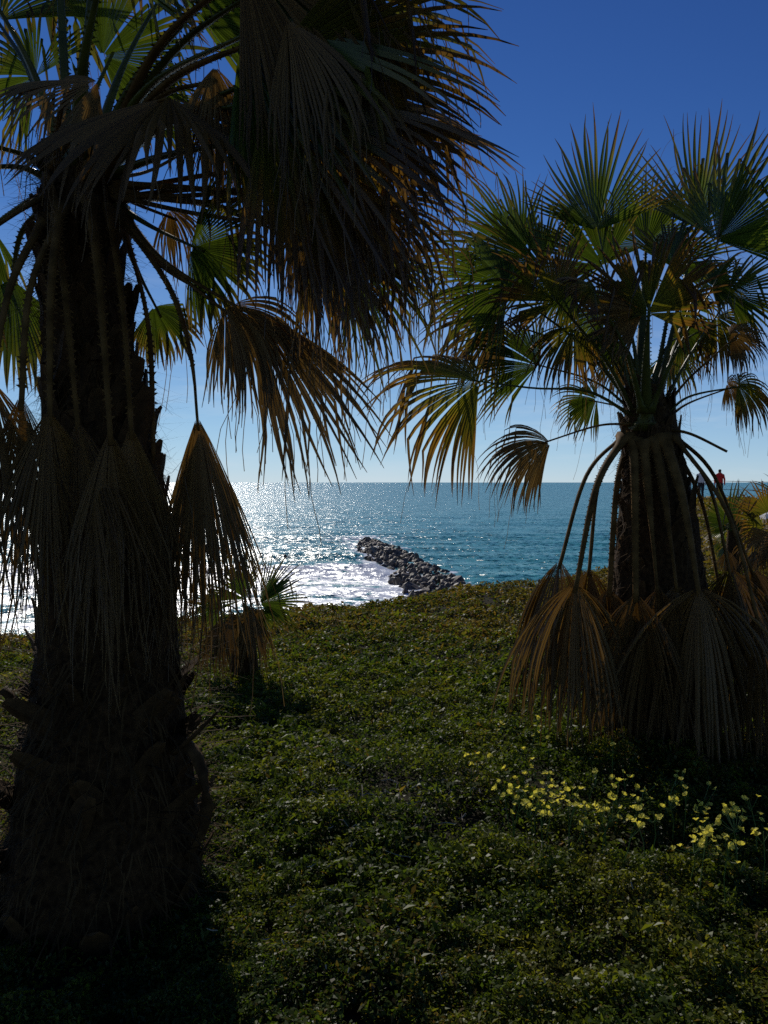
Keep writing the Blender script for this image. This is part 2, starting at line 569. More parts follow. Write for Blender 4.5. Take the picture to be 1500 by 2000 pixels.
def fan_mesh(hub, tip, k=.45, spread=170, nseg=44, split=.5, droop=.25, tipd=1.2, cup=.0, seed=0, fil=14, ragged=.12, nvec=None, fold=.5, shrink=.2, brk=.38, vfold=.30, miss=.04, wave=.10):
    r = random.Random(seed)
    ax = tip - hub; L0 = ax.length; a = ax.normalized()
    if nvec is None:
        camv = (Vector((0, 0, EYE)) - hub).normalized()
        nvec = camv * (1 - k) + Vector((0, 0, 1)) * k
    nrm = nvec - a * nvec.dot(a)
    if nrm.length < 1e-3: nrm = Vector((0, -1, 0))
    nrm.normalize()
    b = a.cross(nrm)
    mb = MB()
    S = R(spread); dth = S / nseg
    tipbase = None
    for i in range(nseg):
        th = -S / 2 + (i + .5) * dth
        e = abs(th) / (S / 2)
        if r.random() < miss: continue
        L = L0 * (1 - shrink * e * e) * (1 + r.uniform(-ragged, ragged * .4))
        d = (a * math.cos(th) + b * math.sin(th) + nrm * (cup * (1 - math.cos(th)) - vfold * abs(math.sin(th)) + wave * math.sin(th * 4 + seed))).normalized()
        n = (nrm - d * nrm.dot(d)).normalized()
        if ragged > .25 and r.random() < .16: L *= r.uniform(.45, .8)
        sp = split + r.uniform(-.06, .06)
        tv = tipd * r.uniform(.5, 1.5)
        tw = Vector((r.uniform(-1, 1), r.uniform(-1, 1), 0)) * (.34 + .25 * ragged) * (1 + tipd * .3)
        rnd = r.random()
        bt = r.uniform(.5, .85) if r.random() < brk else 9
        p = hub.copy(); prev = 0; rows = []
        for t in TS:
            ds = (t - prev)
            fr = max(0, (t - sp) / (1 - sp))
            gdir = Vector((0, 0, -1)) * (droop + tv * fr)
            d = (d + gdir * ds * 2 + tw * fr * ds * 2).normalized()
            if t > bt:
                d = (d * .35 + Vector((r.uniform(-.25, .25), r.uniform(-.25, .25), -1))).normalized(); bt = 9
            p = p + d * L * ds
            n2 = n - d * n.dot(d)
            if n2.length > 1e-4: n = n2.normalized()
            lat = d.cross(n)
            if t <= sp: wd = L * t * math.tan(dth / 2) * 1.04
            else: wd = L * sp * math.tan(dth / 2) * (1 - fr ** 1.6) + .0008
            wd = min(wd, .03)
            up = n * wd * fold
            rows.append((mb.add(p - lat * wd - up, t, rnd), mb.add(p + up, t, rnd), mb.add(p + lat * wd - up, t, rnd)))
            prev = t
        for q in range(len(rows) - 1):
            A, B = rows[q], rows[q + 1]
            mb.f.append((A[0], A[1], B[1], B[0])); mb.f.append((A[1], A[2], B[2], B[1]))
        if r.random() < fil / nseg:                 # loose threads between the blades
            q = mb.v[rows[4 + r.randint(0, 3)][0]]
            p = Vector(q); d = (d + Vector((r.uniform(-.6, .6), r.uniform(-.6, .6), -.4))).normalized()
            ln = r.uniform(.10, .38); wv = .0011; last = None
            for s_ in range(6):
                side = Vector((wv, wv * .4, 0))
                cur = (mb.add(p - side, 1, rnd), mb.add(p + side, 1, rnd))
                if last: mb.f.append((last[0], last[1], cur[1], cur[0]))
                last = cur
                d = (d + Vector((r.uniform(-.25, .25), r.uniform(-.25, .25), -.45))).normalized()
                p = p + d * ln / 5
    return mb


def petiole_mesh(pts, r0=.020, r1=.009, seed=0, teeth=True):
    r = random.Random(seed)
    path = catmull(pts, 16)
    mb = MB()
    N = len(path)
    rad = []
    for i in range(N):
        u = i / (N - 1)
        rr_ = r0 + (r1 - r0) * min(1, u * 1.15) + r0 * 1.2 * max(0, 1 - u * 9) ** 2
        rad.append(rr_)
    mb.tube(path, rad, 7, .55)
    if teeth:
        tot = sum((path[i + 1] - path[i]).length for i in range(N - 1))
        m = int(tot / .026)
        for j in range(m):
            u = (j + r.random() * .5) / m * .93
            i = min(int(u * (N - 1)), N - 2); f = u * (N - 1) - i
            p = path[i].lerp(path[i + 1], f); d = (path[i + 1] - path[i]).normalized()
            a = d.cross(Vector((0, 0, 1)))
            if a.length < .05: a = d.cross(Vector((0, 1, 0)))
            a.normalize()
            for sd in (-1, 1):
                h = r.uniform(.006, .013); q = p + a * sd * rad[i] * .92
                ids = [mb.add(q - d * .006, u, .2), mb.add(q + d * .006, u, .2), mb.add(q + a * sd * h + d * r.uniform(-.01, .008), u, .2)]
                mb.f.append(tuple(ids))
    return mb


def frond(palm, base, mids, hub, tip, mat='live', pet=None, r0=.020, r1=.009, seed=None, petiole=True, label=None, **kw):
    seed = seed if seed is not None else frond.n
    frond.n += 1
    H = at(*hub); T = at(*tip)
    fm = fan_mesh(H, T, seed=seed, **kw).build('frond', M[mat], palm)
    if label: fm['label'] = label
    if petiole:
        pts = [at(*base)] + [at(*m) for m in mids] + [H + (T - H).normalized() * .05]
        pm = petiole_mesh(pts, r0, r1, seed, teeth=True).mesh('petiole', True)
        pm.materials.append(M[pet or ('petiole' if mat in ('live', 'ageing') else 'drypetiole')])
        po = bpy.data.objects.new('petiole', pm); col.objects.link(po); po.parent = fm
    return fm


frond.n = 100


def boot_mesh(seed):
    """old leaf base: a split wedge that curves up and away from the trunk (local z up, y outward)"""
    r = random.Random(seed); mb = MB()
    L = .20; rows = []
    for i in range(6):
        u = i / 5
        wv = .058 * (1 - .45 * u) * (1 if u < .99 else .6)
        th = .020 * (1 - .6 * u)
        z = L * u; y = .010 + .042 * u ** 1.7 + r.uniform(-.004, .004)
        bow = .018 * (1 - u)
        rows.append([mb.add((-wv, y - bow, z), u, .5), mb.add((0, y + th, z), u, .5), mb.add((wv, y - bow, z), u, .5), mb.add((0, y - th * .4, z), u, .5)])
    for i in range(5):
        for k in range(4):
            mb.f.append((rows[i][k], rows[i][(k + 1) % 4], rows[i + 1][(k + 1) % 4], rows[i + 1][k]))
    mb.f.append(tuple(rows[-1]))
    me = mb.mesh('leaf_base'); me.materials.append(M['boot'])
    return me


boots = [boot_mesh(i) for i in range(5)]


def trunk(palm, pts, radii, nboot, seed, zlo=0., spread=1.0):
    """pts: world centre line; radii per point"""
    r = random.Random(seed)
    path = catmull(pts, 40); N = len(path)
    rad = np.interp(np.linspace(0, 1, N), np.linspace(0, 1, len(radii)), radii)
    mb = MB(); n = 40; rings = []
    for i, p in enumerate(path):
        ring = []
        for k in range(n):
            an = 2 * math.pi * k / n
            rr_ = rad[i] * (.93 + .14 * float(vnoise(np.array([k * .9 + seed]), np.array([i * .8]), seed)[0])) + r.uniform(-.006, .006)
            ring.append(mb.add(p + Vector((math.cos(an) * rr_, math.sin(an) * rr_, r.uniform(-.01, .01))), i / N, r.random()))
        rings.append(ring)
    for i in range(N - 1):
        for k in range(n):
            mb.f.append((rings[i][k], rings[i][(k + 1) % n], rings[i + 1][(k + 1) % n], rings[i + 1][k]))
    mb.f.append(tuple(rings[-1]))
    tr = mb.build('trunk', M['bark'], palm, True)
    # leaf bases in a spiral
    for j in range(nboot):
        u = (j + .5) / nboot
        u = zlo + (1 - zlo) * u
        low = spread < .4 and u < .34
        if low and r.random() < (.35 if u < .17 else .1): continue
        i = min(int(u * (N - 1)), N - 1)
        an = j * 2.39996 + r.uniform(-.2, .2)
        p = path[i]; rd = rad[i] * .95
        o = bpy.data.objects.new('leaf_base', r.choice(boots)); col.objects.link(o); o.parent = tr
        out = Vector((math.cos(an), math.sin(an), 0))
        o.location = p + out * rd - Vector((0, 0, .06))
        o.rotation_euler = (r.uniform(-.1, .28) * (1 if u < .3 else .9) + (-.35 if low else .10), r.uniform(-1.1, 1.1) if low else r.uniform(-.45, .45), an - math.pi / 2)
        sc = r.uniform(.75, 1.2) * (r.uniform(.6, 1.1) if low else 1)
        o.scale = (sc, sc, sc * r.uniform(.8, 1.25))
    # loose fibre
    fb = MB()
    for j in range(nboot * 22):
        u = r.random(); i = int(u * (N - 1)); an = r.uniform(0, 6.283)
        p = path[i] + Vector((math.cos(an), math.sin(an), 0)) * rad[i] * .98
        d = Vector((math.cos(an) * r.uniform(.1, .9), math.sin(an) * r.uniform(.1, .9), r.uniform(-1, .7))).normalized()
        ln = r.uniform(.04, .20); last = None; wv = r.uniform(.0012, .004) * (1.7 if u < .35 else 1); ln *= (1.5 if u < .35 else 1)
        for s_ in range(4):
            sd = Vector((-math.sin(an), math.cos(an), 0)) * wv * (1 - s_ / 4)
            cur = (fb.add(p - sd), fb.add(p + sd))
            if last: fb.f.append((last[0], last[1], cur[1], cur[0]))
            last = cur
            d = (d + Vector((r.uniform(-.4, .4), r.uniform(-.4, .4), r.uniform(-.5, .2)))).normalized(); p = p + d * ln / 3
    f = fb.build('fibre', M['fibre'], tr)
    f.location = (0, 0, 0); tag(f, kind='stuff')
    f.matrix_parent_inverse = Matrix.Identity(4)
    return tr


# ---- the near palm on the left
LB = at(200, 1800, 2.9); LB.z = gz(LB.x, LB.y)
palmL = empty('fan_palm', LB)
tag(palmL, 'tall dark fan palm with thick shaggy trunk filling the left side', 'palm tree', 'fan palms')
trunk(palmL, [LB - Vector((0, 0, .15)), at(205, 1560, 2.9), at(212, 1250, 2.9), at(205, 950, 2.9), at(178, 700, 2.9), at(152, 480, 2.9), at(150, 330, 2.9)],
      [.40, .325, .25, .21, .155, .125, .11], 230, 3, .02, .35)
# long stubs and the looped root-side stub low on the trunk
for (pp, r0, r1) in (([(95, 1440, 2.75), (55, 1400, 2.7), (5, 1345, 2.68)], .045, .028),
                     ([(340, 1470, 2.75), (385, 1430, 2.72), (425, 1390, 2.7)], .022, .010),
                     ([(345, 1440, 2.8), (380, 1470, 2.75), (402, 1540, 2.72), (398, 1620, 2.75), (360, 1680, 2.8)], .030, .022),
                     ([(60, 1480, 2.8), (30, 1465, 2.75), (-10, 1455, 2.7)], .018, .010)):
    mb = MB(); pth = catmull([at(*p) for p in pp], 10)
    mb.tube(pth, list(np.linspace(r0, r1, 11)), 7, .5)
    mb.build('broken_leaf_stalk', M['boot'], palmL, True)

C = (155, 345, 2.9)
fr = lambda *a, **k: frond(palmL, *a, **k)
# big fronds reaching right, over the viewer
fr((190, 330, 2.85), [(290, 170, 2.6)], (470, 60, 2.25), (1020, 20, 1.95), 'live', spread=170, nseg=54, split=.45, droop=.12, tipd=.9, k=.45, r0=.026, fil=30)
fr((200, 340, 2.85), [(330, 240, 2.5)], (520, 190, 2.2), (1050, 210, 2.0), 'ageing', spread=170, nseg=54, split=.5, droop=.16, tipd=.9, k=.5, r0=.026, fil=34)
fr((205, 345, 2.85), [(340, 300, 2.5)], (560, 260, 2.15), (960, 330, 2.0), 'ageing', spread=170, nseg=50, split=.55, droop=.1, tipd=.8, k=.35, r0=.024, fil=30)
fr((230, 360, 2.85), [(400, 370, 2.6)], (600, 400, 2.35), (800, 420, 2.25), 'dead', spread=230, nseg=52, split=.42, droop=.9, tipd=1.8, k=.45, r0=.024, fil=26)
fr((230, 372, 2.85), [(400, 395, 2.6)], (640, 330, 2.25), (760, 520, 2.15), 'dead', spread=170, nseg=46, split=.42, droop=.9, tipd=1.6, k=.25, r0=.02, fil=26)
fr((232, 385, 2.9), [(400, 400, 2.7)], (600, 475, 2.5), (850, 580, 2.4), 'ageing', spread=150, nseg=44, split=.5, droop=.25, tipd=1.1, k=.4, r0=.022, fil=14)
fr((232, 385, 2.85), [(400, 420, 2.6)], (620, 420, 2.3), (700, 600, 2.25), 'dead', spread=140, nseg=44, split=.42, droop=.9, tipd=1.6, k=.15, r0=.018, fil=18)
fr((235, 405, 2.9), [(300, 445, 2.75)], (372, 486, 2.6), (545, 520, 2.5), 'live', spread=170, nseg=46, split=.66, droop=.12, tipd=2.2, vfold=.0, k=.1, r0=.02, fil=8)
fr((240, 420, 2.85), [(320, 510, 2.65)], (450, 600, 2.5), (640, 650, 2.35), 'dead', spread=160, nseg=50, split=.45, droop=.75, tipd=1.2, k=.3, r0=.022, fil=12)
fr((240, 430, 2.85), [(330, 530, 2.7)], (490, 600, 2.55), (745, 900, 2.35), 'dead', spread=62, nseg=34, split=.5, droop=.2, tipd=.5, k=.3, r0=.018, fil=10)
fr((235, 430, 3.0), [(265, 520, 3.1)], (300, 600, 3.15), (375, 700, 3.15), 'live', spread=170, nseg=36, split=.6, droop=.3, tipd=1.4, k=.1, r0=.018, fil=6)
fr((232, 385, 2.85), [(400, 380, 2.6)], (600, 330, 2.3), (800, 470, 2.2), 'dead', spread=150, nseg=48, split=.4, droop=.8, tipd=1.4, k=.3, r0=.018, fil=24, ragged=.2)
fr((232, 375, 2.95), [(420, 340, 2.8)], (690, 300, 2.55), (860, 420, 2.5), 'dead', spread=200, nseg=52, split=.42, droop=.8, tipd=1.4, k=.4, r0=.018, fil=22, ragged=.2)
fr((232, 375, 2.95), [(400, 400, 2.8)], (600, 420, 2.6), (660, 560, 2.55), 'greydead', spread=210, nseg=52, split=.4, droop=.9, tipd=1.4, k=.1, r0=.018, fil=22, ragged=.2)
fr((200, 335, 2.85), [(330, 160, 2.5)], (560, 40, 2.15), (860, 200, 1.95), 'dead', spread=120, nseg=48, split=.45, droop=.35, tipd=1.2, k=.5, r0=.024, fil=40)
fr((240, 430, 2.85), [(330, 520, 2.65)], (440, 598, 2.45), (570, 780, 2.4), 'dead', spread=150, nseg=48, split=.4, droop=.7, tipd=.9, k=.1, r0=.016, fil=14, ragged=.22)
fr((230, 380, 2.95), [(270, 400, 2.95)], (330, 410, 3.0), (420, 520, 3.0), 'dead', spread=170, nseg=40, split=.3, droop=.8, tipd=1.2, k=.2, r0=.014, fil=14, ragged=.25)
fr((195, 325, 2.85), [(330, 110, 2.55)], (500, -40, 2.3), (1010, -10, 2.1), 'live', spread=190, nseg=56, split=.45, droop=.15, tipd=.9, k=.35, r0=.024, fil=40, vfold=.1)
fr((195, 325, 2.85), [(310, 90, 2.5)], (470, -80, 2.2), (900, 60, 2.0), 'greydead', spread=130, nseg=50, split=.45, droop=.3, tipd=1.2, k=.3, r0=.022, fil=46, vfold=.1)
fr((205, 335, 2.85), [(340, 230, 2.5)], (520, 130, 2.2), (1010, 190, 2.0), 'ageing', spread=110, nseg=46, split=.55, droop=.1, tipd=.8, k=.2, r0=.022, fil=30, vfold=.05)
fr((210, 340, 2.9), [(330, 230, 2.75)], (430, 170, 2.6), (470, 400, 2.55), 'greydead', spread=120, nseg=40, split=.25, droop=.5, tipd=.6, k=.1, r0=.014, fil=20, ragged=.4)
fr((232, 385, 2.9), [(430, 370, 2.75)], (720, 400, 2.5), (950, 530, 2.4), 'dead', spread=150, nseg=46, split=.4, droop=.45, tipd=1.2, k=.25, r0=.018, fil=18, ragged=.22)
fr((232, 385, 2.9), [(420, 400, 2.75)], (660, 480, 2.6), (900, 660, 2.5), 'live', spread=120, nseg=42, split=.4, droop=.25, tipd=1.0, k=.3, r0=.018, fil=18, ragged=.22)
# hanging dead fronds
fr((240, 430, 2.85), [(330, 560, 2.65), (372, 690, 2.6)], (385, 812, 2.6), (430, 1360, 2.58), 'dead', spread=52, nseg=60, split=.45, droop=.35, tipd=.35, k=.0, r0=.015, fil=10, cup=.3, ragged=.3, miss=.05, wave=.3)
fr((372, 480, 2.9), [(378, 620, 2.65)], (388, 818, 2.66), (450, 1320, 2.66), 'greydead', spread=44, nseg=56, split=.4, miss=.12, wave=.4, droop=.2, tipd=.3, k=.0, r0=.010, fil=8, ragged=.32, petiole=False)
fr((175, 385, 2.72), [(195, 560, 2.55)], (214, 840, 2.47), (262, 1370, 2.42), 'dead', spread=57, nseg=54, split=.42, miss=.12, wave=.4, droop=.3, tipd=.3, k=.0, r0=.020, fil=6, ragged=.32)
fr((120, 400, 2.75), [(100, 560, 2.5)], (95, 800, 2.42), (120, 1270, 2.4), 'dead', spread=80, nseg=63, split=.42, miss=.12, wave=.4, droop=.3, tipd=.3, k=.0, r0=.018, fil=6, ragged=.32)
fr((90, 420, 2.8), [(20, 560, 2.5)], (-20, 740, 2.4), (0, 1250, 2.4), 'dead', spread=105, nseg=69, split=.42, miss=.12, wave=.4, droop=.35, tipd=.3, k=.0, r0=.018, fil=6, ragged=.32)
fr((110, 420, 2.75), [(130, 600, 2.55)], (150, 820, 2.5), (205, 1240, 2.45), 'greydead', spread=70, nseg=54, split=.42, miss=.12, wave=.4, droop=.3, tipd=.3, k=.0, r0=.014, fil=6, ragged=.32)
fr((240, 430, 2.95), [(290, 640, 2.9)], (300, 880, 2.85), (300, 1290, 2.75), 'greydead', spread=45, nseg=45, split=.4, miss=.12, wave=.4, droop=.3, tipd=.3, k=.0, r0=.012, fil=6, ragged=.32)
fr((130, 400, 2.75), [(60, 560, 2.5)], (40, 770, 2.38), (55, 1290, 2.35), 'greydead', miss=.08, wave=.2, spread=60, nseg=56, split=.42, droop=.3, tipd=.3, k=.0, r0=.014, fil=8, ragged=.3)
fr((210, 400, 2.75), [(240, 600, 2.62)], (255, 830, 2.58), (300, 1300, 2.52), 'dead', miss=.08, wave=.2, spread=52, nseg=50, split=.42, droop=.3, tipd=.3, k=.0, r0=.012, fil=8, ragged=.3)
fr((372, 480, 2.9), [(378, 620, 2.65)], (384, 815, 2.72), (412, 1310, 2.70), 'greydead', spread=46, nseg=56, split=.4, droop=.2, tipd=.3, k=.0, r0=.010, fil=8, ragged=.3, petiole=False)
# left side
fr((90, 400, 3.1), [(40, 460, 3.25)], (22, 545, 3.3), (22, 790, 3.3), 'live', spread=120, nseg=34, split=.6, droop=.2, tipd=.8, k=.0, r0=.016, fil=4)
fr((110, 330, 2.8), [(120, 220, 2.55)], (190, 160, 2.4), (-60, 150, 2.25), 'dead', spread=170, nseg=46, split=.5, droop=.2, tipd=1.0, k=.55, r0=.018, fil=12)
fr((170, 330, 2.75), [(240, 230, 2.5)], (330, 190, 2.35), (240, 250, 1.85), 'greydead', spread=210, nseg=50, split=.52, droop=.15, tipd=1.1, k=.9, r0=.018, fil=16)
fr((100, 340, 2.85), [(40, 300, 2.7)], (-110, 260, 2.5), (-420, 240, 2.3), 'live', spread=200, nseg=44, droop=.2, tipd=.8, k=.5, r0=.024)
fr((95, 350, 2.85), [(20, 325, 2.8)], (-130, 340, 2.7), (-420, 420, 2.6), 'live', spread=200, nseg=44, droop=.25, tipd=.9, k=.5, r0=.024)
fr((95, 380, 2.85), [(40, 410, 2.7)], (-60, 480, 2.6), (-300, 640, 2.5), 'dead', spread=160, nseg=44, droop=.5, tipd=.9, k=.3, r0=.024)
fr((95, 380, 3.0), [(60, 390, 3.2)], (-20, 440, 3.5), (-150, 560, 3.6), 'live', spread=180, nseg=44, droop=.3, tipd=.9, k=.3, r0=.020)
# upward fronds, most of their fans above the frame
for (b, m, h, tp) in (((140, 320, 2.9), (125, 120, 2.9), (110, -190, 2.95), (90, -620, 3.0)),
                      ((160, 320, 2.9), (165, 120, 2.95), (190, -170, 3.0), (230, -600, 3.1)),
                      ((180, 310, 2.95), (240, 130, 3.1), (330, -40, 3.3), (560, -360, 3.5)),
                      ((185, 315, 2.85), (270, 150, 2.7), (385, 20, 2.5), (640, -300, 2.3)),
                      ((120, 315, 2.9), (60, 130, 2.8), (-40, -60, 2.7), (-320, -330, 2.6)),
                      ((130, 320, 3.0), (70, 160, 3.2), (0, 40, 3.5), (-220, -160, 3.8)),
                      ((150, 320, 2.8), (160, 140, 2.6), (200, -70, 2.4), (300, -420, 2.1))):
    fr(b, [m], h, tp, 'live', spread=190, nseg=46, split=.55, droop=.12, tipd=.5, k=.3, r0=.030, fil=10)
fr((175, 310, 3.1), [(180, 200, 3.3)], (200, 110, 3.45), (420, 30, 3.6), 'live', spread=190, nseg=52, split=.5, droop=.15, tipd=.5, k=.15, r0=.016, fil=6)
fr((190, 320, 3.1), [(230, 250, 3.3)], (280, 200, 3.5), (440, 160, 3.6), 'live', spread=150, nseg=40, split=.4, droop=.4, tipd=1.3, k=.3, r0=.016, fil=6)
fr((120, 310, 3.1), [(90, 230, 3.3)], (70, 150, 3.45), (-90, 60, 3.6), 'live', spread=190, nseg=48, split=.5, droop=.15, tipd=.6, k=.15, r0=.016, fil=6)
fr((200, 350, 3.0), [(300, 330, 3.2)], (400, 250, 3.3), (540, 280, 3.3), 'dead', spread=190, nseg=40, split=.3, droop=.9, tipd=1.8, k=.4, r0=.016, fil=16)
fr((200, 350, 2.8), [(300, 200, 2.5)], (420, 130, 2.35), (430, 330, 2.25), 'dead', spread=110, nseg=36, split=.3, droop=.5, tipd=1.0, k=.1, r0=.016, fil=16, ragged=.3)

# ---- the shorter palm on the right
RB = at(1290, 1450, 4.75); RB.z = gz(RB.x, RB.y)
palmR = empty('fan_palm', RB)
tag(palmR, 'short fan palm on the right, dead fans hanging to the ground', 'palm tree', 'fan palms')
trunk(palmR, [RB - Vector((0, 0, .15)), at(1288, 1300, 4.75), at(1285, 1120, 4.75), at(1280, 960, 4.75), at(1270, 830, 4.75), at(1262, 770, 4.75)],
      [.36, .33, .27, .205, .145, .10], 110, 9, .05, .5)
fr = lambda *a, **k: frond(palmR, *a, **k)
# upright green fans
fr((1235, 800, 4.85), [(1200, 600, 4.9)], (1165, 450, 4.95), (1172, 222, 5.0), 'live', spread=130, nseg=34, split=.45, droop=.0, tipd=.05, k=.0, r0=.026, fil=3, shrink=.28, brk=.03)
fr((1275, 800, 4.85), [(1320, 620, 4.95)], (1362, 445, 5.05), (1375, 205, 5.1), 'live', spread=110, nseg=32, split=.42, droop=.0, tipd=.05, k=.0, r0=.026, fil=3, shrink=.2, brk=.05)
fr((1280, 800, 4.8), [(1340, 620, 4.75)], (1400, 470, 4.7), (1560, 250, 4.65), 'live', spread=150, nseg=40, split=.5, droop=.05, tipd=.2, k=.15, r0=.026, fil=6)
fr((1262, 835, 4.65), [(1262, 720, 4.5)], (1266, 612, 4.35), (1290, 425, 4.15), 'ageing', spread=230, nseg=60, split=.62, droop=.05, tipd=.45, k=.1, r0=.048, fil=8)
fr((1245, 820, 4.7), [(1180, 700, 4.6)], (1085, 590, 4.5), (1000, 455, 4.45), 'ageing', spread=200, nseg=52, split=.52, droop=.10, tipd=.6, k=.2, r0=.024, fil=10)
fr((1240, 810, 4.9), [(1130, 640, 5.0)], (1060, 520, 5.1), (900, 420, 5.2), 'live', spread=170, nseg=46, split=.48, droop=.08, tipd=.5, k=.15, r0=.022, fil=8)
fr((1262, 830, 4.6), [(1262, 720, 4.5)], (1255, 610, 4.42), (1135, 600, 4.35), 'dead', spread=150, nseg=36, split=.6, droop=.1, tipd=.7, k=.2, r0=.022, fil=8, petiole=False)
fr((1280, 820, 4.75), [(1350, 690, 4.7)], (1420, 575, 4.65), (1550, 500, 4.6), 'live', spread=200, nseg=48, split=.5, droop=.15, tipd=.7, k=.25, r0=.024, fil=8)
fr((1280, 810, 5.0), [(1310, 700, 5.2)], (1330, 600, 5.3), (1440, 600, 5.4), 'live', spread=220, nseg=48, split=.48, droop=.35, tipd=1.0, k=.25, r0=.020, fil=8)
fr((1245, 810, 5.0), [(1215, 700, 5.2)], (1180, 610, 5.3), (1060, 570, 5.4), 'live', spread=220, nseg=48, split=.48, droop=.35, tipd=1.0, k=.25, r0=.020, fil=8)
fr((1250, 800, 5.0), [(1255, 620, 5.2)], (1262, 480, 5.3), (1268, 300, 5.4), 'live', spread=200, nseg=48, split=.45, droop=.05, tipd=.3, k=.1, r0=.05, fil=6)
fr((1250, 805, 4.9), [(1190, 690, 4.95)], (1120, 560, 5.0), (1010, 560, 4.95), 'live', spread=230, nseg=52, split=.45, droop=.5, tipd=1.3, k=.3, r0=.020, fil=10)
fr((1255, 805, 4.6), [(1220, 680, 4.45)], (1160, 560, 4.35), (1090, 520, 4.25), 'ageing', spread=240, nseg=52, split=.48, droop=.4, tipd=1.2, k=.5, r0=.020, fil=10)
fr((1270, 805, 4.6), [(1320, 690, 4.45)], (1390, 560, 4.35), (1450, 480, 4.2), 'live', spread=240, nseg=54, split=.5, droop=.3, tipd=1.1, k=.5, r0=.022, fil=10)
fr((1270, 805, 4.9), [(1300, 640, 5.0)], (1310, 520, 5.05), (1420, 400, 5.0), 'live', spread=180, nseg=48, split=.5, droop=.05, tipd=.4, k=.2, r0=.020, fil=6)
fr((1255, 805, 4.9), [(1230, 640, 5.0)], (1180, 520, 5.05), (1060, 380, 5.0), 'live', spread=160, nseg=46, split=.5, droop=.05, tipd=.5, k=.2, r0=.020, fil=6)
fr((1245, 805, 4.8), [(1130, 670, 4.8)], (990, 560, 4.8), (770, 480, 4.7), 'live', spread=210, nseg=50, split=.42, droop=.3, tipd=1.2, k=.35, r0=.020, fil=14)
fr((1245, 805, 4.9), [(1140, 690, 5.0)], (985, 625, 5.05), (790, 600, 4.95), 'dead', spread=200, nseg=48, split=.4, droop=.4, tipd=1.2, k=.3, r0=.018, fil=14)
fr((1250, 800, 5.1), [(1160, 620, 5.3)], (1020, 500, 5.3), (830, 360, 5.3), 'live', spread=150, nseg=44, split=.4, droop=.1, tipd=.8, k=.2, r0=.018, fil=10)
# to the left
fr((1235, 812, 4.7), [(1150, 765, 4.65), (1040, 758, 4.6)], (935, 748, 4.5), (655, 650, 4.25), 'ageing', spread=185, nseg=50, split=.42, droop=.42, tipd=1.5, k=.45, r0=.018, fil=8)
fr((1232, 800, 4.8), [(1160, 745, 4.85)], (1050, 715, 4.95), (880, 640, 5.0), 'live', spread=150, nseg=42, split=.45, droop=.2, tipd=1.0, k=.2, r0=.018, fil=8)
fr((1228, 828, 4.7), [(1165, 832, 4.6)], (1075, 866, 4.5), (905, 860, 4.4), 'dead', spread=140, nseg=40, split=.45, droop=.7, tipd=1.0, k=.3, r0=.015, fil=8)
fr((1235, 815, 5.0), [(1210, 795, 5.2)], (1165, 780, 5.3), (1060, 790, 5.4), 'live', spread=190, nseg=42, split=.45, droop=.35, tipd=1.0, k=.2, r0=.016, fil=6)
for (h, tp, mt) in (((1195, 650, 5.0), (1120, 730, 4.95), 'live'), ((1215, 690, 5.2), (1190, 790, 5.2), 'dead'), ((1335, 640, 5.0), (1410, 720, 4.95), 'live'),
                    ((1310, 690, 5.2), (1340, 790, 5.2), 'live'), ((1120, 640, 4.7), (1050, 760, 4.6), 'ageing'), ((1400, 620, 4.9), (1480, 720, 4.9), 'ageing')):
    fr((1262, 805, 4.95), [((1262 + h[0]) / 2, (805 + h[1]) / 2 - 40, (4.95 + h[2]) / 2)], h, tp, mt, spread=190, nseg=46, split=.42, droop=.55, tipd=1.2, k=.25, r0=.018, fil=12, ragged=.2)
# to the right
fr((1290, 815, 4.75), [(1340, 745, 4.7)], (1425, 655, 4.6), (1530, 640, 4.5), 'dead', spread=180, nseg=44, split=.45, droop=.6, tipd=1.0, k=.3, r0=.020, fil=8)
fr((1292, 822, 4.7), [(1345, 775, 4.65)], (1440, 752, 4.55), (1560, 760, 4.5), 'ageing', spread=190, nseg=44, split=.45, droop=.7, tipd=1.0, k=.3, r0=.018, fil=8)
fr((1295, 828, 4.9), [(1340, 790, 5.0)], (1420, 750, 5.1), (1480, 770, 5.1), 'dead', spread=190, nseg=40, split=.4, droop=.8, tipd=1.0, k=.3, r0=.016, fil=8)
mb = petiole_mesh([at(1300, 838, 4.65), at(1350, 848, 4.55), at(1420, 882, 4.45)], .018, .014, 4)
mb.build('broken_leaf_stalk', M['drypetiole'], palmR, True)
